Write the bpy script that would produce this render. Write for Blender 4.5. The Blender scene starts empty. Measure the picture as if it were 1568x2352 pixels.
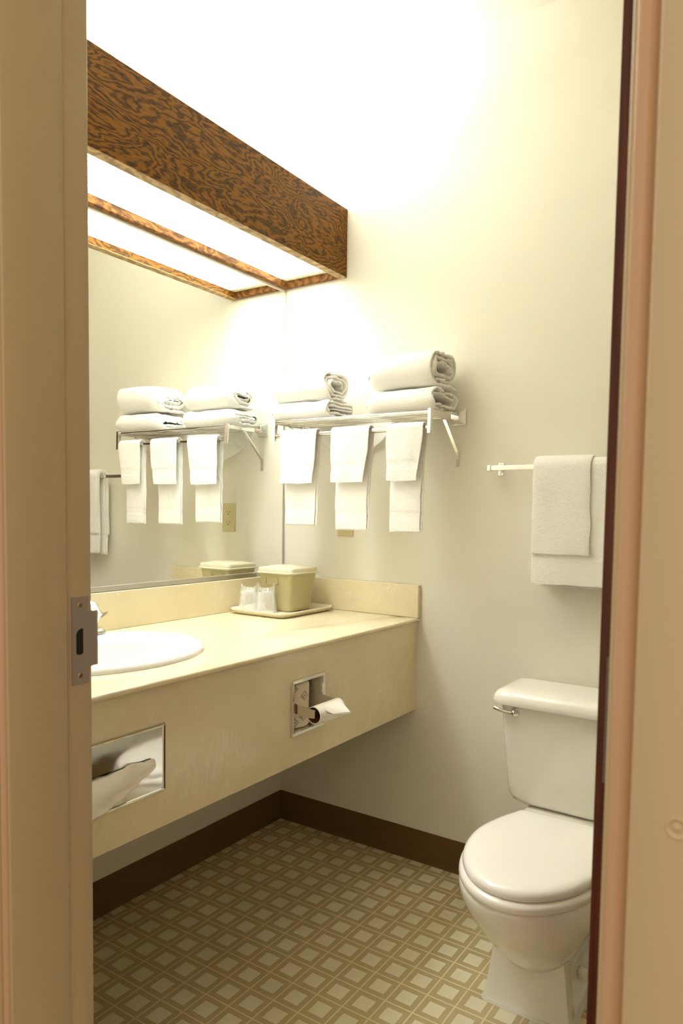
import bpy, bmesh, math, random
from mathutils import Vector, Matrix, noise
random.seed(7)
S = bpy.context.scene
COL = S.collection
PI = math.pi

# ------------------------------------------------------------------ camera
F_PX, W_PX, H_PX = 1615.3, 1568, 2352
cd = bpy.data.cameras.new('camera')
cam = bpy.data.objects.new('camera', cd); COL.objects.link(cam)
cd.sensor_fit = 'VERTICAL'; cd.sensor_height = 36.0; cd.sensor_width = 24.0
cd.lens = F_PX * 36.0 / H_PX
cd.shift_x = (784 - 852.67) / H_PX
cd.shift_y = (1273.9 - 1176) / H_PX
cd.clip_start = 0.02
yaw, pitch, roll = -0.5686, -0.0590, 0.0167
fw = Vector((math.sin(yaw) * math.cos(pitch), math.cos(yaw) * math.cos(pitch), math.sin(pitch)))
rt0 = Vector((math.cos(yaw), -math.sin(yaw), 0)); up0 = rt0.cross(fw)
rt = rt0 * math.cos(roll) + up0 * math.sin(roll)
up = up0 * math.cos(roll) - rt0 * math.sin(roll)
m = Matrix((rt, up, -fw)).transposed().to_4x4()
m.translation = Vector((1.6337, -1.9626, 1.1214))
cam.matrix_world = m
cd.dof.use_dof = True; cd.dof.focus_distance = 1.75; cd.dof.aperture_fstop = 9.0
S.camera = cam

# ------------------------------------------------------------------ world, lights, exposure
wd = bpy.data.worlds.new('bedroom_ambience'); S.world = wd; wd.use_nodes = True
wb = wd.node_tree.nodes['Background']
wb.inputs[0].default_value = (1.0, 0.82, 0.60, 1); wb.inputs[1].default_value = 0.28
TUBE_UP = 5.0          # W, open top of the light box
DIFF_E = 9.0            # emission of the light box diffuser
BED_W = 1.3             # W, unseen warm bedroom lamp
LAMP_COL = (0.93, 0.965, 1.0)
DOWN_W = 0.7            # W, louvred lower opening of the light box (narrower beam)
S.view_settings.view_transform = 'Standard'; S.view_settings.look = 'None'
S.view_settings.gamma = 1.0; S.view_settings.use_curve_mapping = False
S.view_settings.exposure = 1.56
S.cycles.max_bounces = 12; S.cycles.diffuse_bounces = 8; S.cycles.glossy_bounces = 6
S.cycles.transmission_bounces = 6; S.cycles.transparent_max_bounces = 12
S.cycles.sample_clamp_indirect = 8.0
S.cycles.caustics_reflective = True

def area(name, loc, sx, sy, watts, color, rot):
    l = bpy.data.lights.new(name, 'AREA'); l.shape = 'RECTANGLE'; l.size = sx; l.size_y = sy
    l.energy = watts; l.color = color
    o = bpy.data.objects.new(name, l); COL.objects.link(o); o.location = loc; o.rotation_euler = rot
    return o
Y0 = -1.335             # bathroom side face of the door wall frame
BX, BZ0, BZ1 = 0.265, 1.902, 2.122
area('light_box_uplight', (0.10, -0.67, 2.058), 0.12, 1.16, TUBE_UP, LAMP_COL, (PI, 0, 0))
dl = area('light_box_downlight', (0.131, -0.69, BZ0 + 0.0205), 0.20, 1.14, DOWN_W, LAMP_COL, (0, 0, 0)); dl.data.spread = math.radians(125)
bl = bpy.data.lights.new('bedroom_lamp', 'AREA'); bl.shape = 'DISK'; bl.size = 0.5; bl.energy = BED_W; bl.color = (1.0, 0.76, 0.56)
bo = bpy.data.objects.new('bedroom_lamp', bl); COL.objects.link(bo); bo.location = (2.3, -3.0, 2.1)
bo.rotation_euler = (Vector((1.5, -1.4, 1.0)) - Vector((2.3, -3.0, 2.1))).to_track_quat('-Z', 'Y').to_euler()

# ------------------------------------------------------------------ materials
def srgb(r, g, b):
    f = lambda c: (c / 255 / 12.92) if c / 255 <= 0.04045 else ((c / 255 + 0.055) / 1.055) ** 2.4
    return (f(r), f(g), f(b), 1)
def mat(name, col, rough=0.5, metal=0.0, bump=None, spec=0.5, coat=0.0, sheen=0.0, sss=0.0):
    mt = bpy.data.materials.new(name); mt.use_nodes = True
    nt = mt.node_tree; p = nt.nodes['Principled BSDF']
    p.inputs['Base Color'].default_value = col if len(col) == 4 else (*col, 1)
    p.inputs['Roughness'].default_value = rough; p.inputs['Metallic'].default_value = metal
    p.inputs['Specular IOR Level'].default_value = spec
    p.inputs['Coat Weight'].default_value = coat; p.inputs['Coat Roughness'].default_value = 0.05
    if sheen: p.inputs['Sheen Weight'].default_value = sheen; p.inputs['Sheen Roughness'].default_value = 0.5
    if bump:
        tc = nt.nodes.new('ShaderNodeTexCoord')
        last = None
        for sc, st, dist in bump:
            n = nt.nodes.new('ShaderNodeTexNoise'); n.inputs['Scale'].default_value = sc; n.inputs['Detail'].default_value = 3
            nt.links.new(tc.outputs['Object'], n.inputs['Vector'])
            b = nt.nodes.new('ShaderNodeBump'); b.inputs['Strength'].default_value = st; b.inputs['Distance'].default_value = dist
            nt.links.new(n.outputs['Fac'], b.inputs['Height'])
            if last: nt.links.new(last.outputs['Normal'], b.inputs['Normal'])
            last = b
        nt.links.new(last.outputs['Normal'], p.inputs['Normal'])
    return mt
class N:
    def __init__(s, mt): s.nt = mt.node_tree; s.p = s.nt.nodes['Principled BSDF']
    def new(s, t, **k):
        n = s.nt.nodes.new(t)
        for a, v in k.items(): setattr(n, a, v)
        return n
    def link(s, a, b): s.nt.links.new(a, b)
    def math(s, op, a, b=None, c=None):
        n = s.new('ShaderNodeMath', operation=op)
        for i, v in enumerate((a, b, c)):
            if v is None: continue
            if isinstance(v, (int, float)): n.inputs[i].default_value = v
            else: s.link(v, n.inputs[i])
        return n.outputs[0]
    def ramp(s, fac, stops):
        r = s.new('ShaderNodeValToRGB'); e = r.color_ramp.elements
        while len(e) < len(stops): e.new(0.5)
        for i, (p, c) in enumerate(stops): e[i].position = p; e[i].color = c
        s.link(fac, r.inputs[0]); return r.outputs[0]
    def mix(s, fac, a, b, blend='MIX'):
        n = s.new('ShaderNodeMix', data_type='RGBA', blend_type=blend)
        for i, v in ((0, fac), (6, a), (7, b)):
            if isinstance(v, (int, float)): n.inputs[i].default_value = v
            elif isinstance(v, tuple): n.inputs[i].default_value = v
            else: s.link(v, n.inputs[i])
        return n.outputs[2]
    def noise(s, vec, scale, detail=3, rough=0.5, dist=0.0):
        n = s.new('ShaderNodeTexNoise'); n.inputs['Scale'].default_value = scale; n.inputs['Detail'].default_value = detail
        n.inputs['Roughness'].default_value = rough; n.inputs['Distortion'].default_value = dist
        s.link(vec, n.inputs['Vector']); return n.outputs['Fac']
    def coord(s): return s.new('ShaderNodeTexCoord').outputs['Object']
    def scale(s, vec, v, loc=(0, 0, 0)):
        n = s.new('ShaderNodeMapping'); n.inputs['Scale'].default_value = v; n.inputs['Location'].default_value = loc
        s.link(vec, n.inputs['Vector']); return n.outputs[0]

WALL_C = srgb(230, 226, 212)
M = {}
M['wall'] = mat('cream_wall_vinyl', WALL_C, 0.42, bump=[(260, 0.10, 0.0006)], spec=0.35)
M['ceiling'] = mat('white_ceiling_paint', srgb(238, 234, 220), 0.8, bump=[(180, 0.2, 0.001)])
M['frame'] = mat('tan_door_frame_paint', srgb(196, 178, 142), 0.42, bump=[(60, 0.05, 0.001)], spec=0.4)
M['pink'] = mat('tan_edge_pink_lit', srgb(206, 172, 140), 0.4, bump=[(60, 0.05, 0.001)], spec=0.4)  # frame tan with the warm bedroom reflection put into the colour
M['outer'] = mat('tan_casing_paint', srgb(210, 190, 156), 0.45, bump=[(90, 0.06, 0.001)])
M['door'] = mat('dark_red_brown_door_wood', srgb(92, 45, 22), 0.42, spec=0.4)
M['base'] = mat('brown_vinyl_cove', srgb(100, 78, 40), 0.5, spec=0.25, bump=[(40, 0.05, 0.001)])
M['porcelain'] = mat('white_vitreous_china', srgb(240, 238, 228), 0.08, spec=0.6, coat=0.3)
M['sink'] = mat('white_sink_enamel', srgb(232, 231, 228), 0.12, spec=0.5, coat=0.2)
M['plastic_seat'] = mat('white_seat_enamel', srgb(243, 241, 234), 0.16, spec=0.5, coat=0.2)
M['chrome'] = mat('polished_chrome', (0.80, 0.79, 0.76), 0.10, 1.0)
M['satin'] = mat('satin_steel', (0.60, 0.59, 0.57), 0.32, 1.0)
M['steel'] = mat('polished_stainless_plate', (0.83, 0.83, 0.82), 0.06, 1.0, bump=[(7, 0.12, 0.004)])
M['plate'] = mat('dull_grey_steel', (0.42, 0.39, 0.34), 0.5, 0.45)
M['hinge'] = mat('dark_grey_hinge_paint', srgb(112, 104, 100), 0.5, 0.2)
M['black'] = mat('dark_cavity', (0.012, 0.010, 0.008), 0.8)
M['towel'] = mat('white_terry', srgb(246, 245, 240), 0.95, bump=[(420, 0.9, 0.0022), (150, 0.35, 0.002)], spec=0.1, sheen=0.25)
M['bucket'] = mat('khaki_plastic', srgb(180, 171, 128), 0.34, bump=[(500, 0.05, 0.0004)])
M['bucket_lid'] = mat('cream_plastic_lid', srgb(208, 201, 172), 0.36, bump=[(500, 0.05, 0.0004)])
M['tray'] = mat('cream_tray_plastic', srgb(226, 218, 192), 0.35)
M['outlet'] = mat('beige_outlet_plastic', srgb(204, 194, 152), 0.4)
M['tissue'] = mat('white_tissue_paper', srgb(246, 244, 234), 0.9, bump=[(300, 0.2, 0.0005)], spec=0.1)
M['paper'] = mat('wrapped_roll_paper', srgb(232, 222, 200), 0.75, bump=[(38, 0.7, 0.004), (120, 0.3, 0.001)], spec=0.2)
M['ink'] = mat('dark_printing_ink', srgb(74, 68, 60), 0.7)
M['core'] = mat('brown_cardboard_core', srgb(120, 88, 54), 0.85)
M['caulk'] = mat('white_caulk', srgb(226, 222, 206), 0.6, bump=[(120, 0.5, 0.002)])
M['carpet'] = mat('bedroom_carpet', srgb(150, 128, 104), 1.0, bump=[(600, 0.8, 0.003)])
M['whitemetal'] = mat('white_enamel_reflector', srgb(235, 235, 230), 0.5)
M['screw'] = mat('brass_screw', (0.55, 0.45, 0.25), 0.35, 1.0)
M['blue'] = mat('blue_tissue_carton', srgb(120, 140, 190), 0.6)

# mirror
mm = mat('silvered_mirror', (0.90, 0.91, 0.88), 0.0, 1.0); M['mirror'] = mm
# fluorescent emitters
def emit(name, col, e):
    mt = bpy.data.materials.new(name); mt.use_nodes = True; nt = mt.node_tree
    nt.nodes.remove(nt.nodes['Principled BSDF']); n = nt.nodes.new('ShaderNodeEmission')
    n.inputs[0].default_value = (*col, 1); n.inputs[1].default_value = e
    nt.links.new(n.outputs[0], nt.nodes['Material Output'].inputs[0]); return mt
M['diff'] = emit('glowing_diffuser', LAMP_COL, DIFF_E)
M['tube'] = emit('fluorescent_tube_glow', LAMP_COL, 6.0)
tl = bpy.data.materials.new('white_translucent_acrylic'); tl.use_nodes = True
nt = tl.node_tree; p_ = nt.nodes['Principled BSDF']; p_.inputs['Base Color'].default_value = (.9, .88, .78, 1)
tr = nt.nodes.new('ShaderNodeBsdfTranslucent'); tr.inputs[0].default_value = (.95, .93, .85, 1)
mx = nt.nodes.new('ShaderNodeMixShader'); mx.inputs[0].default_value = 0.7
nt.links.new(p_.outputs[0], mx.inputs[1]); nt.links.new(tr.outputs[0], mx.inputs[2])
nt.links.new(mx.outputs[0], nt.nodes['Material Output'].inputs[0]); M['acrylic'] = tl
# clear film / cups
def film(name, col, alpha, rough):
    mt = bpy.data.materials.new(name); mt.use_nodes = True; nt = mt.node_tree
    p = nt.nodes['Principled BSDF']; p.inputs['Base Color'].default_value = (*col, 1); p.inputs['Roughness'].default_value = rough
    p.inputs['Specular IOR Level'].default_value = 0.9
    t = nt.nodes.new('ShaderNodeBsdfTransparent'); x = nt.nodes.new('ShaderNodeMixShader')
    lw = nt.nodes.new('ShaderNodeLayerWeight'); lw.inputs[0].default_value = 0.35
    mp = nt.nodes.new('ShaderNodeMapRange'); mp.inputs[3].default_value = alpha; mp.inputs[4].default_value = min(1, alpha + 0.5)
    nt.links.new(lw.outputs['Facing'], mp.inputs[0]); nt.links.new(mp.outputs[0], x.inputs[0])
    nt.links.new(t.outputs[0], x.inputs[1]); nt.links.new(p.outputs[0], x.inputs[2])
    nt.links.new(x.outputs[0], nt.nodes['Material Output'].inputs[0]); return mt
M['film'] = film('clear_plastic_film', (0.92, 0.92, 0.90), 0.13, 0.10)
M['cup'] = film('clear_plastic_cup', (0.93, 0.93, 0.90), 0.16, 0.08)

# oak valance : dark stained cathedral grain, running along y
def oak(name, light, dark, k=1.0, vert=False):
    mt = mat(name, light, 0.5, spec=0.18); n = N(mt); co = n.coord()
    low = n.noise(n.scale(co, (2.0, 3.6, 9.0), (0.3, 1.7, 0.2)), 1.0, 4, 0.50, 0.5)
    mid = n.noise(n.scale(co, (20, 26, 70)), 1.5, 3, 0.6)
    sep = n.new('ShaderNodeSeparateXYZ'); n.link(co, sep.inputs[0])
    zz = sep.outputs[2] if not vert else sep.outputs[0]
    ph = n.math('ADD', n.math('MULTIPLY', low, 105.0 * k), n.math('MULTIPLY', zz, 230.0 * k))
    ph = n.math('ADD', ph, n.math('MULTIPLY', mid, 8.0))
    band = n.math('MULTIPLY_ADD', n.math('SINE', ph), 0.5, 0.5)
    fib = n.noise(n.scale(co, (60, 26, 600) if not vert else (420, 22, 60)), 1.0, 3, 0.75)
    v = n.math('ADD', n.math('MULTIPLY', band, 0.40), n.math('MULTIPLY', fib, 0.90))
    c = n.ramp(v, [(0.34, dark), (0.54, tuple(0.55 * a + 0.45 * b for a, b in zip(dark, light))), (0.74, light), (0.98, tuple(min(1, a * 1.35) for a in light))])
    n.link(c, n.p.inputs['Base Color'])
    b = n.new('ShaderNodeBump'); b.inputs['Strength'].default_value = 0.25; b.inputs['Distance'].default_value = 0.0008
    n.link(fib, b.inputs['Height']); n.link(b.outputs[0], n.p.inputs['Normal'])
    return mt
M['oak'] = oak('dark_stained_oak', srgb(120, 78, 18), srgb(42, 25, 7))
M['oak_edge'] = oak('oak_plywood_edge', srgb(176, 148, 104), srgb(136, 108, 66), 0.7, True)
M['oak_rail'] = oak('oak_rail', srgb(128, 86, 38), srgb(70, 40, 16), 0.8, True)
# door edge wood
n = N(M['door']); co = n.coord()
c = n.ramp(n.noise(n.scale(co, (60, 60, 3.5)), 2.0, 4, 0.6), [(0.3, srgb(66, 26, 10)), (0.7, srgb(108, 52, 22))])
n.link(c, n.p.inputs['Base Color'])
# cultured marble with pale wisps
def marble(name, base, vein, amt):
    mt = mat(name, base, 0.07, spec=0.5, coat=0.1); n = N(mt); co = n.coord()
    warp = n.noise(n.scale(co, (3, 3, 3)), 2.0, 4, 0.6, 1.2)
    f = n.noise(n.scale(co, (2.2, 4.5, 1.6)), 2.6, 8, 0.68, 2.2)
    r = n.math('ABSOLUTE', n.math('SUBTRACT', f, 0.5))
    ridge = n.math('SUBTRACT', 1.0, n.math('MULTIPLY', r, 26.0)); ridge = n.math('MAXIMUM', ridge, 0.0)
    ms = n.math('MULTIPLY', n.math('SUBTRACT', warp, 0.50), 7.0)
    ms = n.math('MINIMUM', n.math('MAXIMUM', ms, 0.0), 1.0)
    v = n.math('MULTIPLY', n.math('MULTIPLY', ridge, ms), amt)
    cloud = n.noise(n.scale(co, (4, 4, 4)), 1.4, 5, 0.6, 0.5)
    cc = n.ramp(cloud, [(0.35, tuple(a * 0.93 for a in base[:3]) + (1,)), (0.65, base)])
    n.link(n.mix(v, cc, vein), n.p.inputs['Base Color']); return mt
M['marble'] = marble('cream_cultured_marble', srgb(230, 219, 184), srgb(250, 246, 232), 0.30)
# vinyl floor : pale speckled squares, tan bands, thin pale lines
P = 0.0714
mt = mat('checked_vinyl_floor', srgb(200, 190, 155), 0.36, bump=[(320, 0.12, 0.0006)], spec=0.4); M['floor'] = mt
n = N(mt); co = n.coord(); sep = n.new('ShaderNodeSeparateXYZ'); n.link(co, sep.inputs[0])
wob = n.noise(n.scale(co, (1, 1, 1)), 260, 2, 0.6)
def cell(o, off):
    f = n.math('FRACT', n.math('MULTIPLY', n.math('ADD', o, 10 * P - off), 1 / P))
    return n.math('ABSOLUTE', n.math('SUBTRACT', f, 0.5))
ax, ay = cell(sep.outputs[0], 0.265), cell(sep.outputs[1], -0.623 + 0.0)
mxv = n.math('MAXIMUM', ax, ay)
mxw = n.math('ADD', mxv, n.math('MULTIPLY', n.math('SUBTRACT', wob, 0.5), 0.05))
line = n.math('GREATER_THAN', mxv, 0.474); sq = n.math('LESS_THAN', mxw, 0.285)
sp = n.noise(co, 900, 2, 0.6)
c_sq = n.ramp(sp, [(0.35, srgb(216, 208, 174)), (0.6, srgb(236, 229, 200))])
c_bd = n.ramp(sp, [(0.35, srgb(172, 154, 110)), (0.65, srgb(204, 188, 146))])
c = n.mix(sq, c_bd, c_sq); c = n.mix(line, c, srgb(226, 212, 174))
dirt = n.noise(co, 2.2, 4, 0.6)
c = n.mix(0.5, c, n.ramp(dirt, [(0.3, srgb(205, 200, 178)), (0.7, srgb(255, 255, 255))]), 'MULTIPLY')
n.link(c, n.p.inputs['Base Color'])

# ------------------------------------------------------------------ mesh helpers
def obj(name, bm, m, parent=None, smooth=False, kind=None, label=None, cat=None, group=None, bevel=0, subsurf=0, recalc=True):
    if recalc: bmesh.ops.recalc_face_normals(bm, faces=bm.faces)
    me = bpy.data.meshes.new(name); bm.to_mesh(me); bm.free()
    me.materials.append(m)
    if smooth:
        for p in me.polygons: p.use_smooth = True
    o = bpy.data.objects.new(name, me); COL.objects.link(o)
    if parent:
        o.parent = parent
        if parent.type == 'EMPTY': o.matrix_parent_inverse = Matrix.Translation(-parent.location)
    for k, v in (('kind', kind), ('label', label), ('category', cat), ('group', group)):
        if v: o[k] = v
    if bevel:
        b = o.modifiers.new('bevel', 'BEVEL'); b.width = bevel; b.segments = 3; b.limit_method = 'ANGLE'; b.angle_limit = math.radians(40)
        for p in me.polygons: p.use_smooth = True
        me.set_sharp_from_angle(angle=math.radians(40)) if hasattr(me, 'set_sharp_from_angle') else None
        wn = o.modifiers.new('wn', 'WEIGHTED_NORMAL'); wn.keep_sharp = False
    elif smooth and hasattr(me, 'set_sharp_from_angle'):
        me.set_sharp_from_angle(angle=math.radians(50))
    if subsurf:
        s = o.modifiers.new('sub', 'SUBSURF'); s.levels = subsurf; s.render_levels = subsurf
    return o
def thing(name, label, cat, loc=(0, 0, 0), group=None):
    o = bpy.data.objects.new(name, None); COL.objects.link(o); o.location = loc
    o.empty_display_size = 0.05; o['label'] = label; o['category'] = cat
    if group: o['group'] = group
    return o
def box(bm, x0, x1, y0, y1, z0, z1):
    v = [bm.verts.new((x, y, z)) for z in (z0, z1) for y in (y0, y1) for x in (x0, x1)]
    for f in ((0, 2, 3, 1), (4, 5, 7, 6), (0, 1, 5, 4), (2, 6, 7, 3), (0, 4, 6, 2), (1, 3, 7, 5)):
        bm.faces.new([v[i] for i in f])
    return bm
def BM(): return bmesh.new()
def bx(*a): return box(BM(), *a)
def loft(bm, rings, cap0=True, cap1=True, closed=True, strip=False):
    vs = [[bm.verts.new(p) for p in r] for r in rings]
    for a, b in zip(vs, vs[1:]):
        n = len(a)
        for i in range(n if closed else n - 1):
            j = (i + 1) % n
            bm.faces.new((a[i], a[j], b[j], b[i]))
    if strip:
        n = len(vs[0])
        for r in (vs[0], vs[-1]):
            for i in range(n // 2 - 1): bm.faces.new((r[i], r[i + 1], r[n - 2 - i], r[n - 1 - i]))
        return vs
    if cap0: bm.faces.new(list(reversed(vs[0])))
    if cap1: bm.faces.new(vs[-1])
    return vs
def tube(bm, pts, r, seg=16, cap=True):
    pts = [Vector(p) for p in pts]; rings = []
    rs = r if isinstance(r, (list, tuple)) else [r] * len(pts)
    ref = None
    for i, p in enumerate(pts):
        d = (pts[min(i + 1, len(pts) - 1)] - pts[max(i - 1, 0)]).normalized()
        if ref is None: ref = Vector((0, 0, 1)) if abs(d.z) < 0.9 else Vector((1, 0, 0))
        u = d.cross(ref).normalized(); w = u.cross(d); ref = w
        rings.append([p + (u * math.cos(2 * PI * k / seg) + w * math.sin(2 * PI * k / seg)) * rs[i] for k in range(seg)])
    loft(bm, rings, cap, cap); return bm
def rrect(cx, cy, hw, hd, r, z, n=6):
    out = []
    for sx, sy, a0 in ((1, 1, 0), (-1, 1, 90), (-1, -1, 180), (1, -1, 270)):
        for k in range(n + 1):
            a = math.radians(a0 + 90 * k / n)
            out.append((cx + sx * (hw - r) + r * math.cos(a), cy + sy * (hd - r) + r * math.sin(a), z))
    return out
def ell(cx, cy, a, b, z, n=64): return [(cx + a * math.cos(2 * PI * k / n), cy + b * math.sin(2 * PI * k / n), z) for k in range(n)]
def struct(name, bm, m, parent=None, **k):
    if parent is None: k['kind'] = 'structure'
    return obj(name, bm, m, parent, **k)
def holed_panel(bm, x0, x1, ys, zs, holes):
    """slab between x0 and x1 over the grid ys * zs, cells listed in holes left open"""
    ny, nz = len(ys) - 1, len(zs) - 1
    solid = lambda j, k: 0 <= j < ny and 0 <= k < nz and (j, k) not in holes
    V = {}
    def v(x, j, k):
        if (x, j, k) not in V: V[(x, j, k)] = bm.verts.new((x, ys[j], zs[k]))
        return V[(x, j, k)]
    for j in range(ny):
        for k in range(nz):
            if not solid(j, k): continue
            for x in (x0, x1): bm.faces.new((v(x, j, k), v(x, j + 1, k), v(x, j + 1, k + 1), v(x, j, k + 1)))
            for dj, dk, a, b in ((-1, 0, (j, k), (j, k + 1)), (1, 0, (j + 1, k), (j + 1, k + 1)), (0, -1, (j, k), (j + 1, k)), (0, 1, (j, k + 1), (j + 1, k + 1))):
                if not solid(j + dj, k + dk):
                    bm.faces.new((v(x0, *a), v(x0, *b), v(x1, *b), v(x1, *a)))
    return bm

# ------------------------------------------------------------------ room shell
XR, H = 1.95, 2.535
struct('floor', bx(-0.1, XR + 0.1, -1.46, 0.1, -0.05, 0.0), M['floor'])
struct('floor_bedroom', bx(-1.6, 4.0, -4.2, -1.46, -0.05, 0.003), M['carpet'])
struct('ceiling', bx(-0.1, XR + 0.1, -1.46, 0.1, H, H + 0.06), M['ceiling'])
struct('wall_left', bx(-0.1, 0.0, -1.46, 0.1, 0.0, H), M['wall'])
struct('wall_back', bx(0.0, XR, 0.0, 0.1, 0.0, H), M['wall'])
struct('wall_right', bx(XR, XR + 0.1, -1.46, 0.1, 0.0, H), M['wall'])
XL, XH = 0.759, 1.519        # rabbet faces of the door frame
ZH = 1.97
b = BM(); box(b, 0.0, XL - 0.03, -1.455, Y0 - 0.012, 0, H); box(b, XH + 0.03, XR, -1.455, Y0 - 0.012, 0, H)
box(b, XL - 0.03, XH + 0.03, -1.455, Y0 - 0.012, ZH + 0.03, H)
struct('wall_front', b, M['wall'])
b = BM(); box(b, -1.6, XL - 0.032, -1.467, -1.456, 0, H); box(b, XH + 0.032, 4.0, -1.467, -1.456, 0, H); box(b, XL - 0.032, XH + 0.032, -1.467, -1.456, ZH + 0.032, H)
struct('wall_bedroom', b, M['outer'])
# vinyl cove base: a flat board with a small toe
def cove(path):
    prof = [(0.0, 0.0), (0.013, 0.0), (0.012, 0.002), (0.007, 0.006), (0.0045, 0.014), (0.0040, 0.095), (0.0025, 0.0995), (0.0, 0.0997)]
    b = BM(); (ax, ay), (bx_, by_), nx, ny = path
    loft(b, [[(ax + nx * d, ay + ny * d, z) for d, z in prof], [(bx_ + nx * d, by_ + ny * d, z) for d, z in prof]]); return b
struct('baseboard_left', cove(((0, -1.345), (0, 0), 1, 0)), M['base'], smooth=True)
struct('baseboard_back', cove(((0.0042, 0), (XR, 0), 0, -1)), M['base'], smooth=True)
struct('baseboard_right', cove(((XR, -1.345), (XR, -0.013), -1, 0)), M['base'], smooth=True)

# door frame: jamb profile with rabbet and stop, swept up both sides and across the head
YS = -1.377; YF = -1.463
def jamb(bm, xr, s, z1):
    # s=+1: left jamb (opening towards +x); s=-1: right jamb
    pr = [(-0.03, Y0), (-0.0015, Y0), (0.0, Y0 - 0.0015), (0.0, YS), (0.0055, YS - 0.001), (0.0065, YS - 0.002), (0.0065, YF + 0.0025), (0.0055, YF + 0.0007), (0.004, YF), (-0.03, YF)]
    loft(bm, [[(xr + s * d, y, z) for d, y in pr] for z in (0.0, z1)])
b = BM(); jamb(b, XL, 1, ZH + 0.03); jamb(b, XH, -1, ZH + 0.03)
box(b, XL - 0.02, XH + 0.02, YF, Y0, ZH, ZH + 0.03); box(b, XL, XH, YF, YS, ZH - 0.0065, ZH)
frame = struct('trim_1', b, M['frame'], smooth=True)
# edge bead (pink bedroom glow put into its colour) and the tan casing outside it
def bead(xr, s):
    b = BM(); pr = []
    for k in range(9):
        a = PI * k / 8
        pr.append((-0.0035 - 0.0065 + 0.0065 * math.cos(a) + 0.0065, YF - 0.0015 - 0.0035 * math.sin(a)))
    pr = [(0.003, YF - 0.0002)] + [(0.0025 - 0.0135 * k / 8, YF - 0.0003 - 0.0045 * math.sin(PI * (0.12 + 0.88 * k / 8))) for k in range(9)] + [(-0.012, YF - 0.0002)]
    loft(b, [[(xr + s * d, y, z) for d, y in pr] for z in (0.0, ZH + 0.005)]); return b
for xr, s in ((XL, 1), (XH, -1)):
    obj('edge_bead', bead(xr, s), M['pink'], frame, smooth=True, label='jamb edge strip on the bedroom side, warm bedroom light painted in pinkish')
def casing(xr, s):
    pr = [(-0.0125, YF - 0.0002), (-0.0135, YF - 0.009), (-0.0165, YF - 0.0125), (-0.085, YF - 0.0125), (-0.088, YF - 0.009), (-0.088, YF - 0.0002)]
    b = BM(); loft(b, [[(xr + s * d, y, z) for d, y in pr] for z in (0.0, ZH + 0.06)]); return b
for i, (xr, s) in enumerate(((XL, 1), (XH, -1))):
    cs = struct('trim_2' if i == 0 else 'trim_3', casing(xr, s), M['outer'], smooth=True)
# filled screw ring on the right casing
b = BM(); R0 = []
for rr, h in ((0.0075, 0.0), (0.0068, 0.0012), (0.0052, 0.0010), (0.0042, -0.0002), (0.0022, 0.0002), (0.0012, 0.0010), (0.0002, 0.0011)):
    R0.append([(1.563 + rr * math.cos(2 * PI * k / 24), YF - 0.0127 - h, 0.919 + rr * math.sin(2 * PI * k / 24)) for k in range(24)])
loft(b, R0, False, True); obj('screw_cap', b, M['outer'], cs, smooth=True, label='round screw cap painted over')

# strike plate on the left rabbet
b = BM()
def plate_poly(lst, x, th):
    vs0 = [b.verts.new((x, y, z)) for y, z in lst]; vs1 = [b.verts.new((x + th, y, z)) for y, z in lst]
    b.faces.new(vs0); b.faces.new(vs1)
    for i in range(len(lst)):
        j = (i + 1) % len(lst); b.faces.new((vs0[i], vs0[j], vs1[j], vs1[i]))
zc = 0.935
hy = [(-1.361, zc - .018), (-1.361, zc + .010), (-1.358, zc + .015), (-1.354, zc + .017), (-1.3495, zc + .017), (-1.3495, zc - .018), (-1.352, zc - .020), (-1.358, zc - .020)]
# plate built from strips round the latch hole
x0 = XL + 0.0002; th = 0.0016
out = [(-1.3675, zc - .062), (-1.341, zc - .062), (-1.341, zc - .040), (-1.3335, zc - .038), (-1.3335, zc + .040), (-1.341, zc + .042), (-1.341, zc + .062), (-1.3675, zc + .062)]
of = [b.verts.new((x0 + th, y, z)) for y, z in out]; hf = [b.verts.new((x0 + th, y, z)) for y, z in hy]
edges = []
for L in (of, hf):
    for i in range(len(L)): edges.append(b.edges.new((L[i], L[(i + 1) % len(L)])))
bmesh.ops.triangle_fill(b, edges=edges, use_beauty=True, use_dissolve=False)
ex = bmesh.ops.extrude_face_region(b, geom=list(b.faces)); 
for v in [g for g in ex['geom'] if isinstance(g, bmesh.types.BMVert)]: v.co.x -= th
# curved lip over the edge
lip = [(x0 + th, -1.3335), (x0 + th + .0006, -1.329), (x0 + th - .001, -1.3255), (x0 - .004, -1.3245)]
loft(b, [[(x, y, z) for x, y in lip] + [(x - .0014, y - .0004, z) for x, y in reversed(lip)] for z in (zc - .038, zc + .040)])
sp_ = obj('strike_plate', b, M['plate'], frame, label='steel strike plate')
obj('latch_hole', bx(x0, x0 + 0.0006, -1.3615, -1.349, zc - .0205, zc + .0175), M['black'], sp_)
for dz in (-.050, .050):
    b = BM(); tube(b, [(x0 + th - .0004, -1.3545, zc + dz), (x0 + th + .0008, -1.3545, zc + dz)], [.0042, .0032], 20)
    s_ = obj('screw', b, M['screw'], sp_, smooth=True)

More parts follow.
